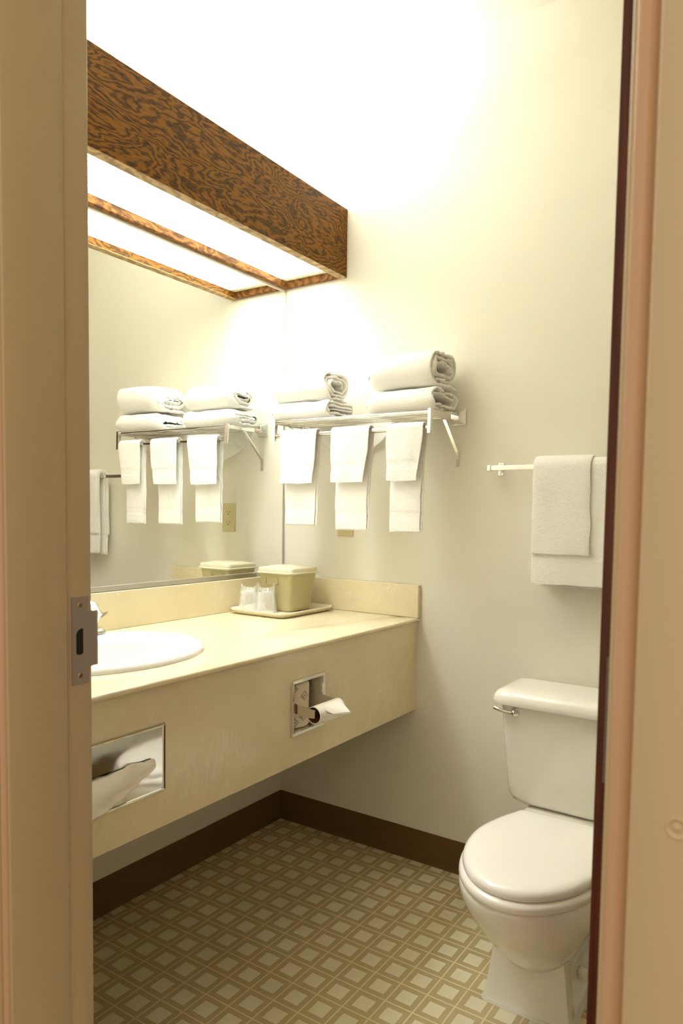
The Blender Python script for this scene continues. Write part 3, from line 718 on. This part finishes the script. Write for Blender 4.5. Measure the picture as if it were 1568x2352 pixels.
def folded(name, x0, x1, yf, yb_, z0, z1, label, seed, t=.0105, tilt=0.0, group='folded bath towels on the shelf', lroll=.035, flop=.02):
    """bath towel folded and rolled flat: spiral cross-section in yz, extruded along x"""
    Wd, Ht = yb_ - yf, z1 - z0; g = .0012; loops = 9
    path = []
    L = 0
    def arc(cy, cz, r, a0, a1, n=10):
        for i in range(n + 1):
            a = a0 + (a1 - a0) * i / n; path.append((cy + r * math.cos(a), cz + r * math.sin(a)))
    # outer end starts low at the back, runs forward, round the front, back over the top, then inward
    zb0 = z0 + t / 2; path.append((yb_ - .004, zb0))
    for k in range(loops):
        ins = k * (t + g)
        ya, yb2 = yf + t / 2 + ins, yb_ - t / 2 - ins; za, zb2 = z0 + t / 2 + ins, z1 - t / 2 - ins
        r = (zb2 - za) / 2
        if r < t * .45: break
        n = 16
        for i in range(1, n): path.append((yb2 - r - (yb2 - ya - 2 * r) * i / n if k else yb_ - .01 - (yb_ - .01 - ya - r) * i / n, za))
        arc(ya + r, (za + zb2) / 2, r, -PI / 2, -3 * PI / 2, 14)
        for i in range(1, n): path.append((ya + r + (yb2 - ya - 2 * r) * i / n, zb2))
        ins2 = (k + 1) * (t + g); zn = z0 + t / 2 + ins2; r2 = (zb2 - zn) / 2
        if r2 < t * .5:
            path.append((yb2 - .004, zb2 - t * .2)); path.append((yb2 - .012, (zb2 + zn) / 2 - t * .3)); path.append((ya + r + .01, (zb2 + zn) / 2 - t * .4)); break
        arc(yb2 - r2, (zb2 + zn) / 2, r2, PI / 2, -PI / 2, 10)
    # dense resample
    P_ = [Vector((y, z)) for y, z in path]; Q = [P_[0]]
    for p in P_[1:]:
        if (p - Q[-1]).length > .0045: Q.append(p)
    P_ = Q; NP = len(P_)
    NC = int((x1 - x0) / .0045); rings = []
    zc_ = (z0 + z1) / 2
    for c in range(NC + 1):
        u = c / NC; out_, in_ = [], []
        for i, p in enumerate(P_):
            s = i / NP
            d = (P_[min(i + 1, NP - 1)] - P_[max(i - 1, 0)]).normalized(); nn = Vector((d.y, -d.x))   # outward for this winding
            xe0 = x0 + .009 * nz(p.x * 3, p.y * 3, s, 7, seed) + .004 * s
            xe1 = x1 + .016 * nz(p.x, p.y, s * 2, 11, seed + 2) - .004 * s
            x = xe0 + (xe1 - xe0) * u
            y, z = p.x, p.y
            dl = (x - x0)
            k = 1 - .55 * max(0, 1 - dl / lroll) ** 2.2            # left end closes down softly
            z = z0 + (z - z0) * (k * .55 + .45) if z > zc_ else z0 + (z - z0) * (2 - (k * .55 + .45)) if k < 1 else z
            y += (1 - k) * .03 * (1 if y < (yf + yb_) / 2 else -1)
            wv = max(0, (u - .75) / .25)
            z += (wv + max(0, (.2 - u) / .2)) * .0045 * nz(y, s * 3, 0, 24, seed + 4) + .003 * nz(x, y, 0, 9, seed)
            z += .0022 * nz(x, y, s, 28, seed + 6)
            z = max(z, z0 + (t * .2)) if False else z
            y += .0035 * nz(x, 0, z, 12, seed + 8)
            z += tilt * (x - x0) / (x1 - x0) * (z - z0) / Ht
            th = t * (.9 + .25 * nz(x, s * 4, 0, 10, seed + 1))
            e = min(1, min(u, 1 - u) * NC / 2.5); th *= (.5 + .5 * math.sin(e * PI / 2))
            e2 = min(1, min(i, NP - 1 - i) / 2.0); th *= (.5 + .5 * e2)
            fz_ = .0009 * nz(x, y, z, 260, seed)
            out_.append((x + .0008 * nz(y, z, x, 300), y + nn.x * (th / 2 + fz_), z + nn.y * (th / 2 + fz_)))
            in_.append((x, y - nn.x * th / 2, z - nn.y * th / 2))
        rings.append(out_ + in_[::-1])
    b = BM(); loft(b, rings, strip=True)
    return obj(name, b, M['towel'], None, smooth=True, label=label, cat='towel', group=group)
SZ = RZ + .0022
tA = folded('bath_towel', .090, .325, -.188, -.028, SZ, SZ + .056, 'folded bath towel at the bottom of the stack beside the mirror', 1.1)
tB = folded('bath_towel', .093, .318, -.190, -.052, SZ + .058, SZ + .147, 'folded bath towel on top of the stack beside the mirror', 5.2)
tC = folded('bath_towel', .462, .690, -.190, -.018, SZ, SZ + .062, 'folded bath towel at the bottom of the stack at the open end of the shelf', 9.4, tilt=.004)
tD = folded('bath_towel', .470, .690, -.192, -.022, SZ + .071, SZ + .165, 'tall folded bath towel on top of the stack at the open end of the shelf', 13.8, .0115, .010)
# loose corner of the lower towel drooping behind the shelf
b = BM(); G = []
for i in range(31):
    u = i / 30; row = []
    for j in range(17):
        v = j / 16; x = .135 + .36 * u
        ln = .012 + .105 * math.sin(PI * min(1, u * 1.05)) ** .8
        row.append(b.verts.new((x + .004 * v * math.sin(9 * u), -.026 + .006 * math.sin(12 * u) * v, SZ + .004 - ln * v)))
    G.append(row)
for i in range(30):
    for j in range(16): b.faces.new((G[i][j], G[i + 1][j], G[i + 1][j + 1], G[i][j + 1]))
fl = obj('drooping_flap', b, M['towel'], tA, smooth=True); sd = fl.modifiers.new('thick', 'SOLIDIFY'); sd.thickness = .004

# ------------------------------------------------------------------ towel bar above the toilet
tb = thing('towel_bar', 'square chrome towel bar on the back wall above the toilet', 'towel bar', (1.12, 0, 1.258))
BZ = 1.257
for x in (0.829, 1.40):
    b = BM(); box(b, x - .008, x + .008, -.0022, -.0006, BZ - .0185, BZ + .0185); br = obj('bracket', b, M['chrome'], tb, bevel=.0006)
    obj('bracket_arm', bx(x - .0055, x + .0055, -.0455, -.0024, BZ - .0062, BZ + .0062), M['chrome'], tb, bevel=.001)
    for dz in (-.0135, .0135):
        b = BM(); tube(b, [(x, -.0023, BZ + dz), (x, -.0034, BZ + dz)], .0030, 12); obj('screw', b, M['satin'], br, smooth=True)
for x in (0.8155, 1.4135):
    obj('end_block', bx(x - .0055, x + .0055, -.0615, -.0450, BZ - .0082, BZ + .0082), M['chrome'], tb, bevel=.001)
obj('square_bar', bx(0.8212, 1.4078, -.0600, -.0465, BZ - .0066, BZ + .0066), M['chrome'], tb, bevel=.0008)
tw = draped('bath_towel', .957, 1.235, -.0532, BZ - .0012, .0098, .935, .925, 'folded bath towel hanging on the square bar above the toilet', 'towel', None, t=.007, plies=2, lean=-.004, seed=21., band=(.072, .084), extra=(.9575, 1.113, 1.018, 1.01))
# ------------------------------------------------------------------ outlet
ol = thing('wall_outlet', 'beige duplex power outlet on the back wall behind the hanging towels', 'outlet', (0.2745, 0, 1.095))
OX, OZ = .2745, 1.0955
obj('cover_plate', bx(OX - .0325, OX + .0325, -.0052, -.0006, OZ - .0535, OZ + .0535), M['outlet'], ol, bevel=.002)
for dz in (-.0195, .0195):
    b = BM(); loft(b, [[(OX + sx * .0155 * math.cos(a) if abs(math.sin(a)) < 2 else 0, y, OZ + dz + max(-.0115, min(.0115, .0155 * math.sin(a)))) for a in [2 * PI * k / 32 for k in range(32)] for sx in (1,)] for y in (-.0050, -.0064)])
    rc_ = obj('receptacle', b, M['outlet'], ol)
    b = BM()
    for sx in (-.0062, .0062): box(b, OX + sx - .0009, OX + sx + .0009, -.0067, -.0063, OZ + dz - .001, OZ + dz + .0065)
    tube(b, [(OX, -.0063, OZ + dz - .0065), (OX, -.0067, OZ + dz - .0065)], .0022, 12)
    obj('slots', b, M['black'], rc_)
b = BM(); tube(b, [(OX, -.0050, OZ), (OX, -.0062, OZ)], .003, 14); obj('screw', b, M['satin'], ol, smooth=True)

# ------------------------------------------------------------------ tray, ice bucket, cups
TX0, TX1, TYa, TYb = 0.024, 0.262, -0.310, -0.030
tcx, tcy, thw, thd = (TX0 + TX1) / 2, (TYa + TYb) / 2, (TX1 - TX0) / 2, (TYb - TYa) / 2
b = BM(); tz = CZ + .0006
loft(b, [rrect(tcx, tcy, thw - .016, thd - .016, .022, tz), rrect(tcx, tcy, thw - .010, thd - .010, .026, tz + .003), rrect(tcx, tcy, thw - .002, thd - .002, .032, tz + .013), rrect(tcx, tcy, thw, thd, .034, tz + .0145),
         rrect(tcx, tcy, thw - .001, thd - .001, .033, tz + .0165), rrect(tcx, tcy, thw - .005, thd - .005, .029, tz + .0160), rrect(tcx, tcy, thw - .012, thd - .012, .024, tz + .0065), rrect(tcx, tcy, thw - .018, thd - .018, .020, tz + .004)])
obj('serving_tray', b, M['tray'], None, smooth=True, label='cream plastic tray with raised rim on the counter corner', cat='tray')
bk_ = thing('ice_bucket', 'khaki plastic ice bucket with cream lid standing on the tray', 'ice bucket', (.142, -.142, tz + .005))
bcx, bcy = .142, -.142; bz0, bz1 = tz + .0045, .9175
b = BM(); hw0, hw1 = .056, .0695
loft(b, [rrect(bcx, bcy, hw0 - .006, hw0 - .006, .010, bz0), rrect(bcx, bcy, hw0 - .001, hw0 - .001, .012, bz0 + .002), rrect(bcx, bcy, hw0, hw0, .013, bz0 + .006), rrect(bcx, bcy, hw1, hw1, .013, bz1), rrect(bcx, bcy, hw1 - .002, hw1 - .002, .012, bz1)])
bd = obj('bucket_body', b, M['bucket'], bk_, smooth=True)
b = BM(); hz = bz1 - .018   # recessed grip outline on the side facing the door
fy_ = bcy - hw1 + .0018
for (a0, a1, c0, c1) in ((-.026, .026, hz + .006, hz + .008), (-.026, .026, hz - .016, hz - .014), (-.026, -.024, hz - .016, hz + .008), (.024, .026, hz - .016, hz + .008)):
    box(b, bcx - .012 + a0, bcx - .012 + a1, fy_ - .0022, fy_ + .003, c0, c1)
obj('grip_outline', b, M['bucket'], bd)
b = BM(); lz = bz1
loft(b, [rrect(bcx, bcy, .0715, .0715, .014, lz + .0005), rrect(bcx, bcy, .0765, .0765, .016, lz + .0015), rrect(bcx, bcy, .0775, .0775, .017, lz + .004), rrect(bcx, bcy, .0765, .0765, .016, lz + .0065), rrect(bcx, bcy, .0735, .0735, .015, lz + .0075),
         rrect(bcx, bcy, .0725, .0725, .014, lz + .017), rrect(bcx, bcy, .0705, .0705, .013, lz + .0200), rrect(bcx, bcy, .066, .066, .012, lz + .0215),
         rrect(bcx, bcy - .0, .056, .052, .012, lz + .0222), rrect(bcx, bcy, .046, .040, .010, lz + .0258), rrect(bcx, bcy, .042, .036, .010, lz + .0262)])
obj('bucket_lid', b, M['bucket_lid'], bk_, smooth=True)
def cup(cx, cy, lab, seed):
    z = tz + .0052; root = thing('wrapped_cup', lab, 'cup', (cx, cy, z), 'bagged plastic cups on the tray')
    b = BM(); seg = 40
    c_ = lambda r, zz: [(cx + r * math.cos(2 * PI * k / seg), cy + r * math.sin(2 * PI * k / seg), z + zz) for k in range(seg)]
    # upside-down tumbler: wide lip at the bottom
    loft(b, [c_(.0300, 0), c_(.0305, .0015), c_(.0295, .003), c_(.0262, .040), c_(.0240, .066), c_(.0225, .0672), c_(.0225, .064), c_(.0235, .063), c_(.0258, .038), c_(.0288, .003)], False, False)
    obj('tumbler', b, M['cup'], root, smooth=True)
    b = BM(); rings = []
    for q in range(15):
        v = q / 14; ring = []
        for k in range(72):
            a = 2 * PI * k / 72
            r = .0350 - .0110 * v + (.0012 + .0022 * v) * noise.noise(Vector((math.cos(a) * 2.2, math.sin(a) * 2.2, v * 3 + seed)))
            r += (.0008 + .0016 * v) * math.sin(a * 9 + 6 * noise.noise(Vector((v * 2, a, seed))))
            if v > .80:
                w = (v - .80) / .20; flat = Vector((math.cos(a) * .028, math.sin(a) * .004))
                r2 = Vector((math.cos(a) * r, math.sin(a) * r)).lerp(flat, w * .75)
                px, py = r2.x, r2.y
                top = .016 * w * (abs(math.cos(a)) ** 3) + .004 * w * noise.noise(Vector((a * 3, seed, 2)))
            else: px, py, top = math.cos(a) * r, math.sin(a) * r, 0
            ca, sa = math.cos(.8), math.sin(.8)
            ring.append((cx + px * ca - py * sa, cy + px * sa + py * ca, z + .0004 + .078 * v + top))
        rings.append(ring)
    loft(b, rings, False, False)
    obj('plastic_bag', b, M['film'], root, smooth=True, recalc=False)
cup(.080, -.262, 'bagged plastic tumbler on the tray, nearer the sink', 2.0)
cup(.133, -.2405, 'bagged plastic tumbler directly in front of the ice bucket', 8.0)

# ------------------------------------------------------------------ toilet
TC = 1.130
to = thing('toilet', 'white two-piece toilet with closed lid against the back wall', 'toilet', (TC, -0.40, 0))
def outline(a, yf, ym, yb, ab, z, p=1.6, r=.02, n=22):
    L = []
    for k in range(n + 1):
        t_ = PI / 2 * k / n; y = ym - (ym - yf) * math.cos(t_); L.append((a * math.sin(t_), y))
    for k in range(1, 13):
        v = k / 12; y = ym + (yb - r - ym) * v; L.append((a - (a - ab) * v ** p, y))
    for k in range(1, 7):
        t_ = PI / 2 * k / 6; L.append((ab - r + r * math.cos(t_), yb - r + r * math.sin(t_)))
    L.append((ab * .45, yb)); L.append((0, yb))
    return [(TC + x, y, z) for x, y in L] + [(TC - x, y, z) for x, y in reversed(L[1:-1])]
# lid
b = BM(); lidr = lambda ins, z: outline(.153 - ins, -.684 + ins, -.46, -.286 - ins, .112 - ins, z)
loft(b, [lidr(.006, .3645), lidr(.001, .3665), lidr(0, .3705), lidr(.001, .3765), lidr(.004, .3815), lidr(.010, .3852), lidr(.020, .3875), *[[(TC + (p[0] - TC) * k_, -.47 + (p[1] + .47) * k_, z_) for p in lidr(.020, .3875)] for k_, z_ in ((.82, .3884), (.55, .3889), (.04, .3891))]])
obj('lid', b, M['plastic_seat'], to, smooth=True)
b = BM(); seatr = lambda ins, z: outline(.160 - ins, -.694 + ins, -.46, -.290 - ins, .108 - ins, z)
loft(b, [seatr(.008, .3430), seatr(.002, .3445), seatr(0, .349), seatr(.001, .356), seatr(.004, .3605), seatr(.010, .3630), seatr(.02, .3638)])
obj('seat', b, M['plastic_seat'], to, smooth=True)
for sx in (-.075, .075):
    b = BM(); tube(b, [(TC + sx - .018, -.279, .356), (TC + sx + .018, -.279, .356)], .007, 14); obj('hinge_cap', b, M['plastic_seat'], to, smooth=True)
# bowl
b = BM()
bo_ = lambda a, yf, z, yb=-.20, ab=None, ym=-.45: outline(a, yf, ym, yb, ab if ab else a * .8, z)
loft(b, [bo_(.05, -.50, .118, -.34, ym=-.42), bo_(.075, -.535, .135, -.32, ym=-.43), bo_(.095, -.565, .165, -.30, ym=-.44), bo_(.112, -.600, .200, -.28, ym=-.45), bo_(.133, -.638, .240, -.24), bo_(.150, -.666, .275), bo_(.160, -.684, .305), bo_(.163, -.690, .328), bo_(.160, -.688, .338), bo_(.154, -.682, .3425)])
obj('bowl', b, M['porcelain'], to, smooth=True)
# pedestal
b = BM()
def pd(hw, yf, z, nk=1.0):
    R1 = [(hw - .006, yf), (hw - .001, yf + .002), (hw, yf + .008), (hw - .003, yf + .050), (hw - .012 * nk, yf + .066), (hw - .036 * nk, yf + .088), (hw - .042 * nk, yf + .12), (hw - .042 * nk, -.24), (hw - .032 * nk, -.20), (hw - .02 * nk, -.15), (hw - .03, -.142)]
    cx_ = TC - .010
    return [(cx_ + x, y, z) for x, y in R1] + [(cx_ - x, y, z) for x, y in reversed(R1)]
loft(b, [pd(.103, -.492, 0.0012), pd(.101, -.490, .010), pd(.095, -.484, .050), pd(.088, -.479, .10), pd(.082, -.480, .15), pd(.082, -.488, .21, .6), pd(.09, -.50, .26, .2)])
obj('pedestal', b, M['porcelain'], to, smooth=True)
b = BM(); loft(b, [rrect(TC - .010, -.29, .100, .150, .02, .0012), rrect(TC - .010, -.29, .100, .150, .02, .016), rrect(TC - .010, -.29, .096, .148, .02, .023), rrect(TC - .010, -.29, .066, .146, .02, .032)])
obj('base_flange', b, M['porcelain'], to, smooth=True)
b = BM(); loft(b, [rrect(TC, -.155, .10, .115, .04, .25), rrect(TC, -.16, .12, .12, .04, .30), rrect(TC, -.16, .13, .13, .04, .335), rrect(TC, -.16, .125, .125, .04, .3445)])
obj('rear_deck', b, M['porcelain'], to, smooth=True)
b = BM(); loft(b, [rrect(TC - .010, -.3135, .108, .1835, .022, .0004), rrect(TC - .010, -.3135, .1045, .180, .021, .0065)])
obj('caulk_bead', b, M['caulk'], to, smooth=True, label='white caulk line at the floor')
for sx in (-.093, .073):
    b = BM(); prof = [(.0135, .020), (.0135, .040), (.0118, .048), (.006, .052)]
    loft(b, [[(TC + sx + r * math.cos(2 * PI * k / 20), -.325 + r * math.sin(2 * PI * k / 20), z) for k in range(20)] for r, z in prof])
    obj('bolt_cap', b, M['plastic_seat'], to, smooth=True)
# tank
b = BM()
tk = lambda hw, yf, r, z: rrect(TC, (yf - .016) / 2, hw, (-.016 - yf) / 2, r, z, 8)
loft(b, [tk(.135, -.165, .03, .3452), tk(.160, -.180, .034, .349), tk(.176, -.190, .036, .358), tk(.184, -.196, .036, .372), tk(.187, -.198, .034, .40), tk(.196, -.203, .032, .50), tk(.206, -.208, .030, .6195)])
obj('tank', b, M['porcelain'], to, smooth=True)
b = BM(); tl_ = lambda ins, z: rrect(TC, -.118, .225 - ins, .110 - ins, .040 - ins * .5, z, 8)
loft(b, [tl_(.006, .6205), tl_(.001, .6215), tl_(0, .626), tl_(.001, .634), tl_(.0035, .643), tl_(.008, .650), tl_(.015, .6548), tl_(.026, .6575), tl_(.05, .6595)])
obj('tank_lid', b, M['porcelain'], to, smooth=True)
b = BM(); hx, hz_, hy0 = .972, .602, -.208
tube(b, [(hx, hy0, hz_), (hx, hy0 - .004, hz_), (hx, hy0 - .006, hz_), (hx, hy0 - .012, hz_), (hx, hy0 - .016, hz_)], [.0125, .012, .009, .0085, .004], 24)
fh = obj('flush_handle', b, M['chrome'], to, smooth=True, label='chrome flush lever')
b = BM(); tube(b, [(hx - .004, hy0 - .010, hz_), (hx - .018, hy0 - .014, hz_ + .0005), (hx - .034, hy0 - .018, hz_ + .004), (hx - .050, hy0 - .020, hz_ + .009), (hx - .053, hy0 - .020, hz_ + .010)], [.0055, .0042, .0042, .0050, .0025], 14)
obj('lever_arm', b, M['chrome'], fh, smooth=True)
